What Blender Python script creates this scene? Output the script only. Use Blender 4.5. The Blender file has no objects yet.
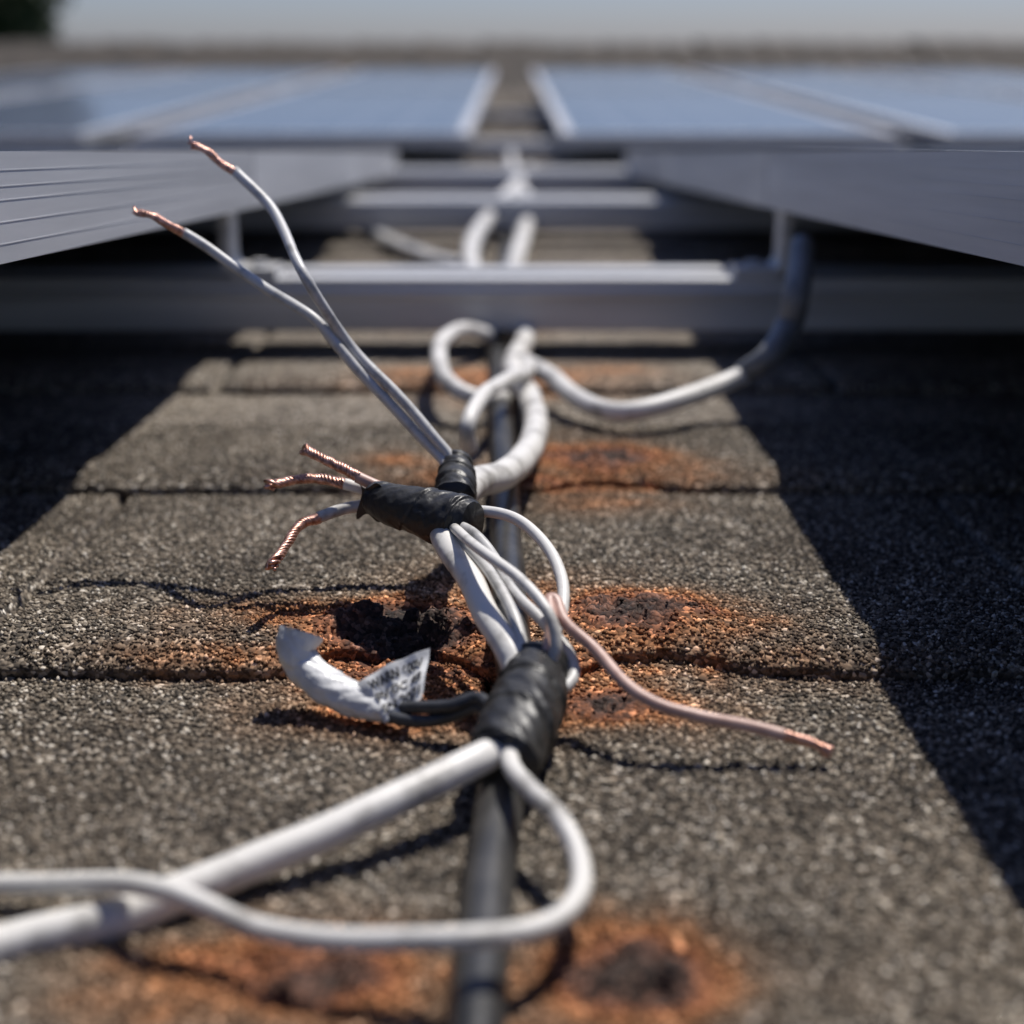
import bpy, math, random
import numpy as np
from mathutils import Vector
random.seed(4); rng=np.random.default_rng(4)
S=bpy.context.scene
def W(*p): # world positions given in millimetres (x, y along the roof, z above it)
    return [(a/1000.,b/1000.,c/1000.) for a,b,c in p]
def vn(x,y,s=0.):
    x=np.asarray(x,float); y=np.asarray(y,float)
    ix=np.floor(x); iy=np.floor(y); fx=x-ix; fy=y-iy
    fx=fx*fx*(3-2*fx); fy=fy*fy*(3-2*fy)
    def h(a,b):
        q=np.sin(a*127.1+b*311.7+s*74.7)*43758.5453
        return q-np.floor(q)
    return (h(ix,iy)*(1-fx)+h(ix+1,iy)*fx)*(1-fy)+(h(ix,iy+1)*(1-fx)+h(ix+1,iy+1)*fx)*fy
def fbm(x,y,s=0.,o=4):
    r=0;a=.5
    for k in range(o):
        r=r+a*vn(x*2**k,y*2**k,s+k*3.1); a*=.5
    return r
class MB:
    def __init__(s): s.v=[]; s.f=[]; s.m=[]; s.n=0
    def add(s,v,f,m=0):
        s.v.append(np.asarray(v,float).reshape(-1,3)); 
        for q in f: s.f.append(tuple(int(i)+s.n for i in q)); s.m.append(m)
        s.n+=len(s.v[-1])
    def box(s,a,b,m=0):
        x0,y0,z0=a;x1,y1,z1=b
        s.add([(x0,y0,z0),(x1,y0,z0),(x1,y1,z0),(x0,y1,z0),(x0,y0,z1),(x1,y0,z1),(x1,y1,z1),(x0,y1,z1)],
          [(0,3,2,1),(4,5,6,7),(0,1,5,4),(1,2,6,5),(2,3,7,6),(3,0,4,7)],m)
    def obj(s,name,mats,smooth=True,bevel=0):
        me=bpy.data.meshes.new(name); me.from_pydata(np.vstack(s.v).tolist(),[],s.f)
        for m in mats: me.materials.append(m)
        me.polygons.foreach_set('material_index',s.m)
        me.polygons.foreach_set('use_smooth',[smooth]*len(s.f)); me.update()
        o=bpy.data.objects.new(name,me); S.collection.objects.link(o)
        if bevel:
            b=o.modifiers.new('b','BEVEL'); b.width=bevel; b.segments=2; b.limit_method='ANGLE'
        return o
def spline(pts,k=10):
    p=np.array(pts,float); q=np.vstack([2*p[0]-p[1],p,2*p[-1]-p[-2]])
    out=[];par=[]
    for i in range(len(p)-1):
        a,b,c,d=q[i],q[i+1],q[i+2],q[i+3]
        for j in range(k):
            t=j/k
            out.append(.5*((2*b)+(-a+c)*t+(2*a-5*b+4*c-d)*t*t+(-a+3*b-3*c+d)*t**3)); par.append(i+t)
    out.append(p[-1]); par.append(len(p)-1)
    return np.array(out),np.array(par)
def frames(c):
    T=np.gradient(c,axis=0); T/=np.linalg.norm(T,axis=1)[:,None]+1e-12
    n=np.cross(T[0],[0,0,1.]); 
    if np.linalg.norm(n)<1e-3: n=np.cross(T[0],[1.,0,0])
    n/=np.linalg.norm(n); N=[n]
    for i in range(1,len(c)):
        n=n-T[i]*np.dot(n,T[i]); n=n/np.linalg.norm(n); N.append(n)
    N=np.array(N); return T,N,np.cross(T,N)
def sweep(mb,pts,rad,m=0,segs=14,k=10,fn=None,cap=True,wob=0.0004,dense=False):
    c,par=(np.array(pts,float),np.arange(len(pts))) if dense else spline(pts,k)
    if wob and not dense:
        sd=rng.random()*50
        L=np.r_[0,np.cumsum(np.linalg.norm(np.diff(c,axis=0),axis=1))]
        for ax in range(3): c[:,ax]+=(vn(L*35,L*0,sd+ax*7)-.5)*2*wob
    r=np.interp(par,np.arange(len(rad)),rad) if hasattr(rad,'__len__') else np.full(len(c),rad)
    T,N,B=frames(c); th=np.linspace(0,2*math.pi,segs,endpoint=False)
    R=r[:,None]*np.ones((1,segs))
    if fn is not None:
        s=np.linspace(0,1,len(c)); R=R*fn(s[:,None],th[None,:])
    v=c[:,None]+R[...,None]*(np.cos(th)[None,:,None]*N[:,None]+np.sin(th)[None,:,None]*B[:,None])
    n=len(c); f=[]
    for i in range(n-1):
        for j in range(segs):
            a=i*segs+j;b=i*segs+(j+1)%segs
            f.append((a,b,b+segs,a+segs))
    v=v.reshape(-1,3)
    if cap:
        v=np.vstack([v,c[0],c[-1]]); 
        for j in range(segs):
            f.append((n*segs,(j+1)%segs,j)); f.append((n*segs+1,(n-1)*segs+j,(n-1)*segs+(j+1)%segs))
    mb.add(v,f,m); return c
def strands(mb,pts,r0=.0022,rs=.00105,n=7,turns=4,m=1,fray=.003):
    c,par=spline(pts,14); T,N,B=frames(c); s=np.linspace(0,1,len(c))
    for i in range(n):
        a0=2*math.pi*i/(n-1); rr=r0 if i<n-1 else 0
        fr=fray*rng.random()*np.clip((s-.72)/.28,0,1)**2*(1 if i<n-1 else 0)
        ln=int(len(c)*(1-.15*rng.random()))
        an=a0+s*turns*2*math.pi+.3*np.sin(s*9+i)
        R=rr*(1-.3*s)+fr+ .0002*np.sin(s*23+i*2)
        p=c+R[:,None]*(np.cos(an)[:,None]*N+np.sin(an)[:,None]*B)
        sweep(mb,p[:ln],rs,m,segs=7,dense=True)
# ---------------- materials
def mat(name,col=(.5,.5,.5),rough=.5,metal=0.,coat=0.,spec=.5):
    m=bpy.data.materials.new(name); m.use_nodes=True; nt=m.node_tree; b=nt.nodes['Principled BSDF']
    b.inputs['Base Color'].default_value=(*col,1); b.inputs['Roughness'].default_value=rough
    b.inputs['Metallic'].default_value=metal; b.inputs['Coat Weight'].default_value=coat
    b.inputs['Specular IOR Level'].default_value=spec
    return m,nt,b
def nd(nt,t,**kw):
    n=nt.nodes.new(t)
    for k,v in kw.items():
        if k in n.inputs.keys(): n.inputs[k].default_value=v
        else: setattr(n,k,v)
    return n
def ramp(nt,src,stops,interp='LINEAR'):
    r=nt.nodes.new('ShaderNodeValToRGB'); r.color_ramp.interpolation=interp; e=r.color_ramp.elements
    while len(e)<len(stops): e.new(.5)
    for i,(p,c) in enumerate(stops):
        e[i].position=p; e[i].color=(*c,1) if len(c)==3 else c
    nt.links.new(src,r.inputs[0]); return r.outputs[0]
def mixc(nt,f,a,b,mode='MIX'):
    n=nt.nodes.new('ShaderNodeMix'); n.data_type='RGBA'; n.blend_type=mode
    for s,v in ((n.inputs[0],f),(n.inputs[6],a),(n.inputs[7],b)):
        if isinstance(v,(int,float)): s.default_value=v
        elif isinstance(v,tuple): s.default_value=(*v,1)
        else: nt.links.new(v,s)
    return n.outputs[2]
def math_(nt,op,a,b=0.,clamp=False):
    n=nt.nodes.new('ShaderNodeMath'); n.operation=op; n.use_clamp=clamp
    for s,v in ((n.inputs[0],a),(n.inputs[1],b)):
        if isinstance(v,(int,float)): s.default_value=v
        else: nt.links.new(v,s)
    return n.outputs[0]
def dirt(nt,b,c1,c2,scale,bump=.1,bscale=None,dist=.001,lo=.35,hi=.65,stretch=None):
    tc=nd(nt,'ShaderNodeTexCoord'); co=tc.outputs['Object']
    if stretch:
        mp=nd(nt,'ShaderNodeMapping'); mp.inputs['Scale'].default_value=stretch; nt.links.new(co,mp.inputs[0]); co=mp.outputs[0]
    n=nd(nt,'ShaderNodeTexNoise',Scale=scale,Detail=4.,Roughness=.65); nt.links.new(co,n.inputs['Vector'])
    nt.links.new(ramp(nt,n.outputs['Fac'],[(lo,c1),(hi,c2)]),b.inputs['Base Color'])
    if bump:
        n2=nd(nt,'ShaderNodeTexNoise',Scale=bscale or scale*3,Detail=3.); nt.links.new(co,n2.inputs['Vector'])
        bp=nd(nt,'ShaderNodeBump',Strength=bump,Distance=dist); nt.links.new(n2.outputs['Fac'],bp.inputs['Height']); nt.links.new(bp.outputs[0],b.inputs['Normal'])
    return co
def rustmix(nt,base,tc):
    at=nd(nt,'ShaderNodeAttribute',attribute_name='rust')
    n=nd(nt,'ShaderNodeTexNoise',Scale=42.,Detail=4.,Roughness=.65); nt.links.new(tc.outputs['Object'],n.inputs['Vector'])
    w=math_(nt,'MULTIPLY',math_(nt,'SUBTRACT',n.outputs['Fac'],.5),.7)
    g=math_(nt,'MULTIPLY',w,math_(nt,'MULTIPLY',at.outputs['Fac'],2.,True))
    m=math_(nt,'ADD',at.outputs['Fac'],g,True)
    col=ramp(nt,m,[(.0,(.16,.105,.06)),(.22,(.23,.122,.055)),(.40,(.34,.138,.040)),(.52,(.24,.084,.028)),(.66,(.085,.040,.028)),(.8,(.036,.023,.02)),(1.,(.016,.012,.011))])
    f=ramp(nt,m,[(.04,(0,0,0)),(.42,(.72,.72,.72)),(.65,(.95,.95,.95))])
    tint=mixc(nt,1.,col,mixc(nt,1.,mixc(nt,1.,base,(5.,5.2,5.5),'MULTIPLY'),(.34,.34,.34),'ADD'),'MULTIPLY')
    return mixc(nt,f,base,tint)
def shingle(name,gran):
    m,nt,b=mat(name,rough=.85,spec=.35); tc=nd(nt,'ShaderNodeTexCoord'); co=tc.outputs['Object']
    if gran:
        g=nd(nt,'ShaderNodeNewGeometry'); rv=g.outputs['Random Per Island']
    else:
        v=nd(nt,'ShaderNodeTexVoronoi',Scale=400.); nt.links.new(co,v.inputs['Vector'])
        sp=nd(nt,'ShaderNodeSeparateColor'); nt.links.new(v.outputs['Color'],sp.inputs[0]); rv=sp.outputs[0]
    base=ramp(nt,rv,[(0.,(.024,.021,.018)),(.3,(.07,.059,.048)),(.55,(.15,.124,.097)),(.8,(.26,.218,.17)),(.93,(.45,.40,.33)),(1.,(.80,.75,.67))])
    n=nd(nt,'ShaderNodeTexNoise',Scale=9.,Detail=4.,Roughness=.6); nt.links.new(co,n.inputs['Vector'])
    base=mixc(nt,1.,base,ramp(nt,n.outputs['Fac'],[(.3,(.58,.56,.54)),(.7,(1.12,1.1,1.06))]),'MULTIPLY')
    nt.links.new(rustmix(nt,base,tc),b.inputs['Base Color'])
    if not gran:
        bp=nd(nt,'ShaderNodeBump',Strength=.9,Distance=.0014,invert=True); nt.links.new(v.outputs['Distance'],bp.inputs['Height'])
        nt.links.new(bp.outputs[0],b.inputs['Normal'])
    return m
M_sh=shingle('asphalt_shingle',False); M_gr=shingle('shingle_granules',True)
M_white,nt,b=mat('white_insulation',rough=.45); dirt(nt,b,(.27,.255,.23),(.71,.69,.65),38,.25,190,lo=.30,hi=.50)
M_grey,nt,b=mat('grey_insulation',rough=.42); dirt(nt,b,(.24,.235,.22),(.56,.55,.53),60,.2,190,lo=.3,hi=.52)
M_sleeve,nt,b=mat('grey_sleeve',rough=.45); dirt(nt,b,(.12,.125,.13),(.22,.225,.23),30,.1,160)
M_pink,nt,b=mat('pink_insulation',rough=.42); dirt(nt,b,(.42,.25,.20),(.62,.42,.35),80,.2,200)
M_black,nt,b=mat('black_conduit_plastic',rough=.38); dirt(nt,b,(.016,.017,.019),(.055,.053,.05),40,.25,200)
M_dark,nt,b=mat('dark_wire_insulation',rough=.4); dirt(nt,b,(.03,.032,.036),(.06,.062,.068),60,.05)
M_tape,nt,b=mat('black_vinyl_tape',rough=.42,spec=.4); dirt(nt,b,(.012,.012,.013),(.04,.039,.037),60,.7,105,.0014)
M_cu,nt,b=mat('copper',rough=.36,metal=.9); dirt(nt,b,(.34,.17,.12),(.84,.52,.42),300,.1)
M_al,nt,b=mat('anodized_aluminium',rough=.45,metal=.35); dirt(nt,b,(.46,.465,.475),(.60,.605,.615),30,.12,60,.0004,stretch=(1,.04,1))
M_alx,nt,b=mat('rail_aluminium',rough=.42,metal=.2); dirt(nt,b,(.42,.42,.42),(.60,.60,.60),30,.1,60,.0004,stretch=(.06,1,1))
M_back,nt,b=mat('backsheet_shade_black',(.012,.012,.013),.6)  # near-black colour paints in the shade of the unlit panel underside
M_flash,nt,b=mat('ridge_shingle',rough=.9); dirt(nt,b,(.022,.018,.014),(.075,.06,.046),6,.3)
M_cell,nt,b=mat('solar_cell_glass',rough=.25,coat=.4); tc=nd(nt,'ShaderNodeTexCoord')
br=nd(nt,'ShaderNodeTexBrick',offset=0.,Scale=1.); nt.links.new(tc.outputs['Object'],br.inputs['Vector'])
br.inputs['Brick Width'].default_value=.16; br.inputs['Row Height'].default_value=.16; br.inputs['Mortar Size'].default_value=.003
br.inputs['Color1'].default_value=(.075,.085,.092,1); br.inputs['Color2'].default_value=(.085,.095,.102,1); br.inputs['Mortar'].default_value=(.4,.4,.41,1)
nt.links.new(br.outputs[0],b.inputs['Base Color'])
M_label,nt,b=mat('label_film',rough=.3,coat=.15); dirt(nt,b,(.55,.55,.55),(.78,.78,.77),50,.6,120,.0014)
M_ink,nt,b=mat('label_ink',(.03,.03,.035),.5)
# ---------------- roof
P0=.338; PP=.3172; TK=.0120
SP=[(-.058,.700,.045,.035,1.08),(-.115,.715,.05,.035,.52),(.065,.712,.055,.040,.85),(.0,.75,.07,.045,.42),
(-.055,.618,.055,.03,.62),(.047,.622,.04,.028,.75),(.068,1.035,.055,.05,.8),(-.085,1.02,.04,.035,.4),(.06,.945,.06,.03,.35),
(.0,1.32,.09,.05,.5),(-.09,1.33,.06,.04,.4),(.1,1.35,.05,.05,.35),(-.066,.398,.045,.027,.74),(-.10,.405,.03,.02,.5),(.040,.400,.031,.025,.90),(.0,1.65,.12,.05,.4),
(-.03,.664,.135,.014,.62),(.02,.983,.12,.014,.55),(-.02,1.298,.13,.014,.45),(.0,.645,.10,.012,.5),(-.1,.655,.03,.04,.35),(.10,.68,.02,.05,.4),(-.02,.40,.08,.02,.4)]
def rust(x,y):
    m=np.zeros(np.broadcast(x,y).shape)
    w=(fbm(x*22,y*22,5.)-.47)*1.1+(fbm(x*90,y*60,6.,3)-.44)*.35
    for (a,b_,rx,ry,am) in SP:
        q=((x-a)/rx)**2+((y-b_)/ry)**2
        m=np.maximum(m,am*np.exp(-(np.clip(q*(1+w*1.5),0,99))**.8*.75))
    return np.clip(m,0,1.1)
def edge(x,i):
    y0=P0+PP*i
    e=y0+(vn(x*9,x*0+i*3.7,1.)-.5)*.006+(vn(x*60,x*0+i*3.7,2.)-.5)*.0025+(vn(x*260,x*0+i,3.)-.5)*.0018
    if i==1: e=e+.034*np.exp(-((x+.062)/.042)**4)*(.35+1.2*fbm(x*60,x*0,8.))+.016*np.exp(-((x-.075)/.035)**4)*(.3+1.2*fbm(x*70,x*0,9.))
    if i==2: e=e+.022*np.exp(-((x-.065)/.035)**4)*(.4+fbm(x*50,x*0,8.))
    return e
def seam(x,i):
    off=-.2755 if i%2==1 else -.009
    return np.abs((x-off+.2875)%.575-.2875)
def top(x,y,i,t):
    z=TK*(1-t)+(fbm(x*14,y*14,i*1.)-.47)*.0030+(fbm(x*170,y*170,4.)-.47)*.0014
    z=z-.0052*np.exp(-t*PP/.0085)   # worn, rounded lip
    z=z+.003*np.exp(-((t*PP-.03)/.02)**2)*(.2+1.4*vn(x*12,x*0+i,31.))
    r=rust(x,y); k=np.clip((r-.48)/.35,0,1)
    n=fbm(x*48,y*70,11.,5)
    ter=np.floor(n*7)/7+.25*(fbm(x*200,y*200,12.,3)-.44)
    z=z+k*((ter-.45)*.034)-.002*k
    cr=np.abs(fbm(x*30,y*45,21.,3)-.44)
    z=z-.007*k*np.exp(-(cr/.012)**2)
    z=z+.008*np.exp(-((x-.07)/.045)**2-((y-.715)/.04)**2)
    z=z-.013*np.exp(-(seam(x,i)/.0040)**4)
    return z
def course(i,xs,ny):
    e0=edge(xs,i); e1=edge(xs,i+1)
    X=[];Y=[];Z=[]
    z0=top(xs,e0,i,0.)
    for dy,fz in ((.0015,None),(0.,.35),(0.,.8),(.0008,.95)):
        X.append(xs);Y.append(e0+dy+(vn(xs*300,xs*0+fz*9 if fz else xs*0,6.)-.5)*.0016); Z.append(z0*0-.006 if fz is None else z0*fz-.0005)
    for t in (np.linspace(0,1.0,ny) if ny>10 else np.r_[0,.02,.05,.1,.3,.6,1.]):
        y=e0+.0022+(e1+.02-e0-.0022)*t
        X.append(xs);Y.append(y);Z.append(top(xs,y,i,t))
    return np.array(X),np.array(Y),np.array(Z)
rb=[];rf=[];off=0
xf=np.arange(-.42,.42,.0022); xo=np.r_[.42:2.:.03,2.:7.:.25]; xn=np.r_[-xo[::-1],xf,xo]
xc=np.r_[-7:-1:.4,-1:1:.03,1:7:.4]
for i in range(-9,46):
    fine=i in(-1,0,1,2); xs=xn if fine else xc
    if i in(3,4): xs=np.r_[-xo[::-1],np.arange(-.42,.42,.006),xo]
    X,Y,Z=course(i,xs,130 if fine else (40 if i in(3,4) else 6))
    r,c=X.shape; rb.append(np.stack([X,Y,Z],-1).reshape(-1,3))
    a=(np.arange(r-1)[:,None]*c+np.arange(c-1)[None,:]).ravel()+off
    rf.append(np.stack([a,a+1,a+c+1,a+c],1)); off+=r*c
V=np.vstack(rb); Fq=np.vstack(rf)
def fastmesh(name,V,Fc,mats):
    me=bpy.data.meshes.new(name); me.vertices.add(len(V)); me.vertices.foreach_set('co',V.astype(np.float32).ravel())
    k=Fc.shape[1]; me.loops.add(Fc.size); me.loops.foreach_set('vertex_index',Fc.astype(np.int32).ravel())
    me.polygons.add(len(Fc)); me.polygons.foreach_set('loop_start',np.arange(0,Fc.size,k,dtype=np.int32))
    me.update(calc_edges=True)
    for m in mats: me.materials.append(m)
    at=me.attributes.new('rust','FLOAT','POINT'); at.data.foreach_set('value',rust(V[:,0],V[:,1]).astype(np.float32))
    o=bpy.data.objects.new(name,me); S.collection.objects.link(o); return o
roof=fastmesh('shingle_roof',V,Fq,[M_sh]); roof.data.polygons.foreach_set('use_smooth',[True]*len(Fq))
ng=160000
gx=rng.uniform(-.40,.40,ng); gy=.36+ (rng.random(ng)**1.15)*.80
ii=np.floor((gy-P0)/PP).astype(int); gz=np.zeros(ng)
for i in range(-1,3):
    e=edge(gx,i); ii=np.where((ii==i)&(gy<e),i-1,ii); 
for i in range(-1,3):
    s=ii==i
    e0=edge(gx[s],i)+.0022; e1=edge(gx[s],i+1)+.02; gz[s]=top(gx[s],gy[s],i,(gy[s]-e0)/(e1-e0))
keep=(ii<3)&(rng.random(ng)>np.clip((rust(gx,gy)-.42)*4,0,.93))&(np.where(ii%2==1,seam(gx,1),seam(gx,0))>.005)
keep&=(fbm(gx*35,gy*35,44.)+rng.random(ng)*.5>.52)
gx,gy,gz=gx[keep],gy[keep],gz[keep]; ng=len(gx)
oc=np.array([(1,0,0),(-.5,.86,0),(-.5,-.86,0),(.1,.05,1),(0,0,-1)],float)
fc=np.array([(0,1,3),(1,2,3),(2,0,3),(1,0,4),(2,1,4),(0,2,4)])
sz=rng.uniform(.0007,.0021,ng)[:,None,None]; an=rng.uniform(0,6.28,ng)
v=oc[None]*(1+rng.uniform(-.35,.35,(ng,5,3))+0)*np.array([1,1,.8])*sz
ca,sa=np.cos(an)[:,None],np.sin(an)[:,None]
vx=v[...,0]*ca-v[...,1]*sa; vy=v[...,0]*sa+v[...,1]*ca
GV=np.stack([vx+gx[:,None],vy+gy[:,None],v[...,2]+gz[:,None]+.0003],-1).reshape(-1,3)
GF=(fc[None]+(np.arange(ng)*5)[:,None,None]).reshape(-1,3)
gr=fastmesh('granules',GV,GF,[M_gr]); gr.parent=roof
# ---------------- conduit & cables
b_=MB(); sweep(b_,W((-11,309,12),(-11,376,12),(-9,442,12),(-6,498,12),(-2,567,12),(3,607,18),(0,661,20),(-2,753,18),(-4,868,16),(-6,1017,14),(-10,1178,13),(-15,1436,13),(-14,1676,13),(-10,2006,13),(-7,2644,13)),.0098,0,segs=24)
b_.obj('black_conduit',[M_black])
b_=MB()
sweep(b_,W((-245,381,12),(-201,399,12),(-169,419,12),(-131,434,14),(-89,457,20),(-47,485,27),(-17,511,30),(-5,532,29),(6,566,28),(2,596,32),(-3,609,38),(-12,634,46),(-22,665,52),(-33,696,56),(-38,713,61),(-36,728,64)),[.0078,.0076,.0074,.0072,.007,.0068,.0066,.0066,.0066,.0066,.0066,.0066,.0066,.0066,.0066,.006],0,segs=20,wob=.0009)
sweep(b_,W((-32,770,60),(-21,822,55),(-3,874,45),(13,965,36),(19,1075,30),(12,1188,28),(0,1278,28),(10,1385,28),(15,1465,30),(9,1645,30),(0,1887,30),(12,2208,30),(23,2745,30)),.0095,0,segs=20,wob=.0009)
b_.obj('white_power_cable',[M_white])
def wire(name,pts,r,m,wob=.0006):
    b=MB(); sweep(b,W(*pts),r,0,wob=wob); return b.obj(name,[m])
wire('looped_wire',[(5.7,565,30),(0,527,30),(.4,506,31),(6.8,483,34),(17,462,34),(23.6,440,30),(22.2,415,30),(10.6,396,32),(-13.2,385,36),(-35.5,387,34),(-61.6,393,30),(-85,406,26),(-103,413,30),(-119,419,32),(-144,434,24),(-176,443,18),(-214,448,14),(-256,446,14)],.0038,M_white)
wire('grey_wire',[(-39,736,62),(-20,732,66),(0,720,66),(16,695,60),(24.8,662,52),(23.7,639,44),(16.9,618,36),(8,581,30)],.0031,M_white)
wire('grey_wire',[(-38,721,64),(-22,701,64),(-10,681,58),(0,648,52),(15.6,623,44),(26,609,36),(28.4,597,30),(21.6,585,28),(10.3,580,28)],.0029,M_grey)
wire('grey_wire',[(-39,733,60),(-24,692,60),(-10,658,56),(-1,627,50),(3.7,609,42),(5.4,581,30)],.0029,M_grey)
wire('grey_wire',[(-36,727,62),(-15.6,656,70),(3.7,625,66),(16.4,604,58),(19.9,594,46),(14.9,588,34),(7.9,570,30)],.0027,M_white)
def strip(name,pts,cu,r,m,turns=4,r0=.0022,rs=.00105):
    b=MB(); sweep(b,W(*pts),r,0,wob=.0007); strands(b,W(*cu),r0,rs,turns=turns); return b.obj(name,[m,M_cu])
strip('stripped_wire',[(-30,760,60),(-33,791,74),(-46,799,91),(-68,811,113),(-95,825,137),(-110,817,163),(-121.5,819,184),(-143,866,211),(-169,886,233.5)],
  [(-168,885,232.5),(-178,889,238),(-185,889,244.5),(-198,893,250)],.0031,M_grey,turns=3,r0=.0017,rs=.0009)
strip('stripped_wire',[(-33,754,62),(-38,791,74),(-57,804,92),(-82,815,117),(-103,820,139),(-118,824,156),(-149,847,170),(-178,858,188),(-197,860,199)],
  [(-196,860,198.5),(-205,854,205),(-214,856,210),(-228,863,211)],.0031,M_grey,turns=3,r0=.0017,rs=.0009)
strip('stripped_wire',[(-46,723,68),(-66,746,72),(-77,750,76),(-85,753,79)],[(-84,752,78.5),(-95,757,83),(-106,765,86),(-121,776,90)],.0033,M_pink)
strip('stripped_wire',[(-47,725,66),(-67,751,68),(-82,758,70),(-93,761,72)],[(-92,761,72),(-108,768,73),(-122,766,73),(-139,757,71)],.0033,M_white)
strip('stripped_wire',[(-47,728,64),(-70,752,62),(-90,753,60),(-107,746,57)],[(-106,746,57),(-116,740,55),(-121,721,50),(-126,697,45)],.0033,M_white)
strip('stripped_wire',[(9,581,30),(15.5,597,40),(18.4,608,50),(17.4,624,56),(20.7,624,56),(25,612,50),(38,600,42),(49,580,34),(62.6,567,30),(82,563,26),(102,563,22),(119,560,18)],[(118,560,18),(125.5,560,16),(132,559,14),(139,557,11)],.0029,M_pink,turns=3,r0=.0017,rs=.0009)
def tfn(sd,n):
    def f(s,th):
        u=(s*n+th/(2*math.pi))
        lap=((u)%1.)
        return 1+.08*(lap-.5)+.26*(fbm(s*5+np.cos(th)*1.1+5,np.sin(th)*1.1+5+s*2,sd)-.47)+.22*(.12-np.abs(fbm(s*9+np.cos(th)*2.0+9,np.sin(th)*2.0+9-s*4,sd+2,3)-.44))
    return f
b_=MB()
sweep(b_,W((-75,746,68),(-61,733,68),(-44,725,66),(-29,719,64),(-21,714,64)),[.0100,.0120,.0140,.0150,.0115],0,segs=72,k=34,fn=tfn(1,2.6),wob=0)
sweep(b_,W((-32,799,74),(-32,783,68),(-32,757,64)),[.0092,.0110,.0115],0,segs=48,k=34,fn=tfn(2,3),wob=0)
n=10; vs=[]
for j in range(n+1):
    for i in range(n+1):
        a,c=i/n,j/n
        vs.append((-.070-.014*a+.002*math.sin(c*5),.738+.006*a+.014*(c-.5)*.4,.068+.020*(.5-c)+.002*math.sin(a*7+c*4)))
b_.add(vs,[(j*(n+1)+i,j*(n+1)+i+1,(j+1)*(n+1)+i+1,(j+1)*(n+1)+i) for j in range(n) for i in range(n)])
b_.obj('electrical_tape',[M_tape])
b_=MB()
sweep(b_,W((13.4,604.7,30),(8.5,579.8,28.5),(2.5,549,28),(-3.7,520.7,25)),[.0140,.0160,.0165,.0145],0,segs=88,k=44,fn=tfn(3,3.3),wob=0)
b_.obj('electrical_tape',[M_tape])
b_=MB()
sweep(b_,W((-3,556,20),(-14,579,22),(-28,583,16),(-41.7,585,13),(-56,591,12),(-71,603,12)),.003,0)
sweep(b_,W((-3,552,22),(-14,579,26),(-28,581,22),(-41.8,588,18),(-54,596,14),(-71,604,14)),.003,0)
b_.obj('dark_wire',[M_dark])
# crumpled label: rolled body + printed flag
b_=MB()
def lf(s,th): return 1+.12*np.cos(2*th+2*s)+.30*np.abs(fbm(s*8+np.cos(th)*1.6+3,np.sin(th)*1.6+7,3.)-.47)*2+.06*np.abs(np.sin(th*3+s*14))
sweep(b_,W((-53,594.6,12),(-65,600,13),(-77,606,14.5),(-88,612,18.5),(-98.3,620.5,24),(-102.6,623,31),(-100,627,39)),[.0050,.0066,.0074,.0070,.0070,.0076,.0086],0,segs=44,k=16,fn=lf,cap=False,wob=0)
A,B,C,D=[np.array(q) for q in W((-72,604.5,22),(-38.8,614,37),(-41.3,590.4,22),(-57.6,588.5,9))]
def flag(a,c,lift=0):
    p=A*(1-a)*(1-c)+B*a*(1-c)+C*a*c+D*(1-a)*c
    n=np.cross(B-A,D-A); n/=np.linalg.norm(n)
    if n[2]-n[1]<0:n=-n
    return p+n*(.0022*math.sin(a*4.2+c*2)+.0009*math.sin(c*9+a*3)+.0006*math.sin(a*17)+lift)
nn=24; vs=[flag(i/nn,j/nn) for j in range(nn+1) for i in range(nn+1)]
b_.add(vs,[(j*(nn+1)+i,j*(nn+1)+i+1,(j+1)*(nn+1)+i+1,(j+1)*(nn+1)+i) for j in range(nn) for i in range(nn)],0)
rows=["WARN 600V","PV DC 48","SN 2071"]
for k,t in enumerate(rows):
    cu=bpy.data.curves.new('t','FONT'); cu.body=t; cu.size=1; cu.offset=.035; o=bpy.data.objects.new('t',cu); S.collection.objects.link(o)
    dg=bpy.context.evaluated_depsgraph_get(); me=bpy.data.meshes.new_from_object(o.evaluated_get(dg))
    w=max(v.co.x for v in me.vertices)
    for lift in (.0007,-.0007):
        vv=[flag(.12+.80*v.co.x/w,.30+.28*k-v.co.y*.24,lift) for v in me.vertices]
        b_.add(vv,[tuple(p.vertices) for p in me.polygons],1)
    bpy.data.objects.remove(o)
b_.obj('wire_label_tag',[M_label,M_ink])
wire('looped_wire',[(-30,987,30),(-31,981,50),(-21,1032,60),(-2,1135,50),(14,1205,40),(8,1401,20)],.0058,M_white)
wire('looped_wire',[(-6,1185,20),(-35,1157,30),(-58,1193,40),(-66.6,1299,45),(-49,1375,45),(-22,1428,30)],.0075,M_white)
b_=MB(); sweep(b_,W((7.4,1304,30),(32,1239,30),(57,1164,25),(87.5,1121,25),(129,1132,30),(175,1172,36),(204,1190,45)),.0082,0)
sweep(b_,W((195.6,1188,42),(217,1180,60),(237,1210,80),(242.5,1210,110),(258,1272,140)),[.0095,.0110,.012,.0115,.011],1)
b_.obj('sleeved_cable',[M_white,M_sleeve])
wire('looped_wire',[(-13,1510,20),(-57.5,1960,40),(-36,2377,50),(0,2834,50),(43,3477,40)],.012,M_white)
wire('looped_wire',[(-8,1706,20),(15,2208,30),(31.6,2542,50),(6.6,3190,40),(-6,4555,20)],.012,M_white)
wire('looped_wire',[(-306,2568,30),(-224,2356,20),(-136,2111,20),(-58,1957,20)],.012,M_grey)
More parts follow.
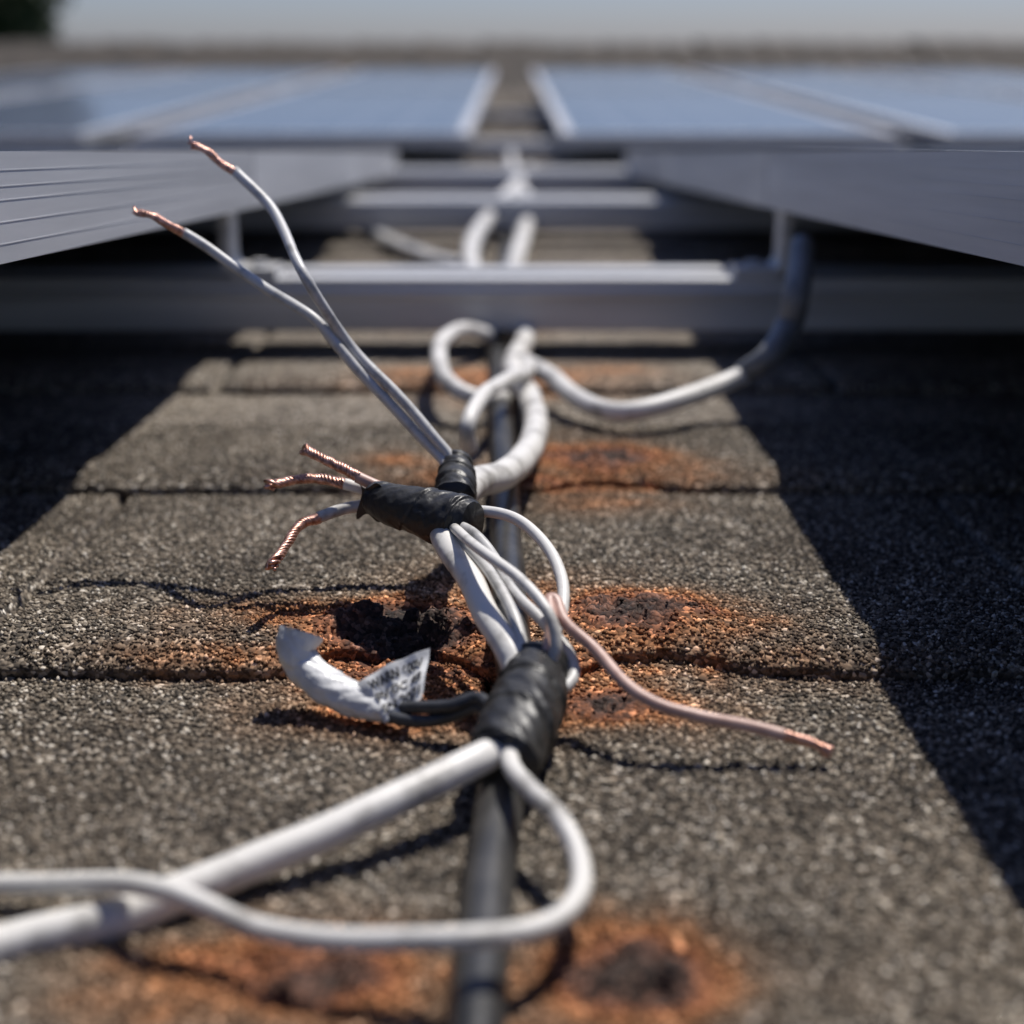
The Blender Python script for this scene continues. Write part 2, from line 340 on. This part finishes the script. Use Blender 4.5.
# ---------------- panels
def panel(x0,x1,L,h=.056,name='solar_panel'):
    b=MB(); w=.03
    b.box((x0,0,-h),(x0+.004,L,0)); b.box((x1-.004,0,-h),(x1,L,0))
    b.box((x0+.004,0,-h),(x1-.004,.004,0)); b.box((x0+.004,L-.004,-h),(x1-.004,L,0))
    for (a,c) in (((x0+.004,.004),(x0+w,L-.004)),((x1-w,.004),(x1-.004,L-.004)),((x0+w,.004),(x1-w,w)),((x0+w,L-w),(x1-w,L-.004))):
        b.box((a[0],a[1],-h),(c[0],c[1],-h+.003)); 
    q=.018 if h>.04 else .030
    for (a,c) in (((x0+.004,.004),(x0+q,L-.004)),((x1-q,.004),(x1-.004,L-.004)),((x0+q,.004),(x1-q,q)),((x0+q,L-q),(x1-q,L-.004))):
        b.box((a[0],a[1],-.003),(c[0],c[1],-.0002))
    if h>.04:
        for z in (-.009,-.017,-.024,-.035,-.046):
            b.box((x0-.0003,0,z-.0005),(x0,L,z)); b.box((x1,0,z-.0005),(x1+.0003,L,z))
    b.box((x0+.005,.005,-.009),(x1-.005,L-.005,-.0035),1)
    b.box((x0+.005,.005,-.012),(x1-.005,L-.005,-.0093),2)
    return b.obj(name,[M_al,M_cell,M_back],smooth=False)
SL=math.radians(-3.5)
def zt(y): return .299-y*math.tan(math.radians(3.5))
for y,L in ((-2.2,1.578),(-.62,2.1),(1.482,1.85)):  # rearmost row is unseen, added behind the camera to block sky light
    for x0,x1 in ((-1.30,-.262),(.258,1.30),(-2.35,-1.31),(1.31,2.35)):
        o=panel(x0,x1,L); o.location=(0,y,zt(y)); o.rotation_euler=(SL,0,0)
for x0,x1 in ((-1.02,-.115),(.135,1.04),(-2.06,-1.155),(1.175,2.08),(-3.10,-2.195),(2.215,3.12)):
    for y,z in ((3.95,.10),(7.05,.155)):
        o=panel(x0,x1,3.0,.03); o.location=(0,y,z); o.rotation_euler=(math.radians(1.0),0,0)
def rail(y,z,x0,x1,d=.10,h=.053,name='mounting_rail'):
    pr=[(0,0),(d,0),(d,h),(d*.66,h),(d*.66,h-.006),(d*.8,h-.006),(d*.8,h-.02),(d*.2,h-.02),(d*.2,h-.006),(d*.34,h-.006),(d*.34,h),(.0,h),(0,h-.010),(-.003,h-.012),(-.003,h-.018),(0,h-.020)]
    n=len(pr); v=[(x,y+a,z+b) for x in (x0,x1) for a,b in pr]
    b=MB(); b.add(v,[(i,(i+1)%n,(i+1)%n+n,i+n) for i in range(n)]+[tuple(range(n))[::-1],tuple(range(n,2*n))])
    return b.obj(name,[M_alx],smooth=False,bevel=.0015)
rail(1.44,.032,-2.3,2.3)
rail(2.35,.03,-2.3,2.3,.12,.045)
rail(3.1,.02,-2.3,2.3,.12,.045)
rail(4.3,.015,-3,3,.12,.045); rail(6.2,.03,-3,3,.12,.045)
def bracket(x,sgn):
    b=MB(); t=.006
    c,_=spline([(-.05*sgn,0,.003),(-.02*sgn,0,.003),(-.006*sgn,0,.006),(0,0,.018),(0,0,.05),(0,0,.100)],8); T=np.gradient(c,axis=0); T/=np.linalg.norm(T,axis=1)[:,None]; N=np.cross(T,[0,1,0])
    vs=[]
    for p,n in zip(c,N):
        for a,q in ((-1,-1),(1,-1),(1,1),(-1,1)): vs.append(p+n*t*.9*a+np.array([0,.022*q,0]))
    fs=[(4*i+j,4*i+(j+1)%4,4*i+4+(j+1)%4,4*i+4+j) for i in range(len(c)-1) for j in range(4)]
    fs+=[(0,1,2,3),tuple(4*(len(c)-1)+j for j in range(4))]
    b.add(vs,fs); sweep(b,[(-.03*sgn,0,.006),(-.03*sgn,0,.014)],.008,0,segs=6,wob=0)
    o=b.obj('mounting_bracket',[M_alx],smooth=False,bevel=.001); o.location=(x,1.462,.087); return o
bracket(-.288,-1); bracket(.276,1)
# ridge
b_=MB()
for i,x in enumerate(np.arange(-9,9,.3)):
    j=rng.uniform(-.015,.015)
    b_.add([(x,13.2,.0),(x+.32,13.2,.0),(x+.32,14.3,.40+j),(x,14.3,.43+j),(x+.32,14.9,.40+j),(x,14.9,.43+j),(x,15.3,-.4),(x+.32,15.3,-.4)],[(0,1,2,3),(3,2,4,5),(5,4,7,6)])
b_.obj('roof_ridge_cap',[M_flash],smooth=False)
M_g,nt,b=mat('grass',rough=.95); dirt(nt,b,(.03,.05,.02),(.07,.09,.04),.4,.2)
b_=MB(); b_.add([(-3000,-3000,-4),(3000,-3000,-4),(3000,3000,-4),(-3000,3000,-4)],[(0,1,2,3)]); b_.obj('ground',[M_g])
M_w,nt,b=mat('house_wall',rough=.9); tc=nd(nt,'ShaderNodeTexCoord'); br=nd(nt,'ShaderNodeTexBrick',Scale=4.); nt.links.new(tc.outputs['Object'],br.inputs['Vector'])
br.inputs['Color1'].default_value=(.28,.12,.08,1); br.inputs['Color2'].default_value=(.22,.09,.06,1); br.inputs['Mortar'].default_value=(.4,.38,.35,1); nt.links.new(br.outputs[0],b.inputs['Base Color'])
b_=MB(); b_.box((-6.8,-2.4,-4),(6.8,14.6,-.05)); b_.obj('brick_house',[M_w],smooth=False)
# tree
M_lf,nt,b=mat('leaves',rough=.6); g=nd(nt,'ShaderNodeNewGeometry'); nt.links.new(ramp(nt,g.outputs['Random Per Island'],[(0,(.015,.03,.01)),(1,(.05,.08,.022))]),b.inputs['Base Color'])
M_bk,nt,b=mat('bark',rough=.9); dirt(nt,b,(.05,.035,.025),(.12,.09,.07),6,.5)
b_=MB(); cx,cy=-8.95,26.
sweep(b_,[(cx,cy,-4),(cx+.1,cy,-2),(cx-.1,cy,0),(cx,cy,2)],[.3,.25,.2,.1],0)
cl=[]
for i in range(34):
    a=rng.uniform(0,6.28); r=rng.uniform(.2,1.25); z=rng.uniform(.5,2.8); q=np.array([cx+r*math.cos(a),cy+r*math.sin(a),z]); cl.append(q)
    sweep(b_,[(cx,cy,z-1.2),tuple((q+np.array([cx,cy,z-.8]))/2),tuple(q)],[.08,.05,.02],0,segs=6,k=4)
vs=[];fs=[]
for i in range(16000):
    q=cl[rng.integers(34)]; p=q+rng.normal(0,.22,3); u=rng.normal(0,1,3);u/=np.linalg.norm(u);w=np.cross(u,rng.normal(0,1,3));w/=np.linalg.norm(w); s=.08
    n=len(vs); vs+=[p-u*s,p+w*s*.5,p+u*s,p-w*s*.5]; fs.append((n,n+1,n+2,n+3))
b_.add(vs,fs,1); b_.obj('tree',[M_bk,M_lf],smooth=False)
# ---------------- light
sd=Vector((.3,.5,1)).normalized()
w=bpy.data.worlds.new('World'); S.world=w; w.use_nodes=True; nt=w.node_tree
sk=nt.nodes.new('ShaderNodeTexSky'); sk.sky_type='NISHITA'; sk.sun_disc=False
sk.sun_elevation=math.asin(sd.z); sk.sun_rotation=math.atan2(.3,.5); sk.dust_density=.8; sk.air_density=1.; sk.ozone_density=3.; sk.altitude=100
nt.links.new(mixc(nt,1.,sk.outputs[0],(.88,.93,1.25),'MULTIPLY'),nt.nodes['Background'].inputs[0]); nt.nodes['Background'].inputs[1].default_value=.068
sl=bpy.data.lights.new('sun','SUN'); sl.energy=5.; sl.angle=math.radians(.5); sl.color=(1,.955,.89)
so=bpy.data.objects.new('sun',sl); so.rotation_euler=sd.to_track_quat('Z','Y').to_euler(); S.collection.objects.link(so)
cd=bpy.data.cameras.new('camera'); cd.lens=50; cd.sensor_width=36; cd.clip_start=.01; cd.clip_end=8000
cd.dof.use_dof=True; cd.dof.focus_distance=.75; cd.dof.aperture_fstop=3.5
co=bpy.data.objects.new('camera',cd); co.location=(0,0,.3); co.rotation_euler=(math.radians(72.2),0,0); S.collection.objects.link(co); S.camera=co
S.view_settings.view_transform='Standard'; S.view_settings.look='None'
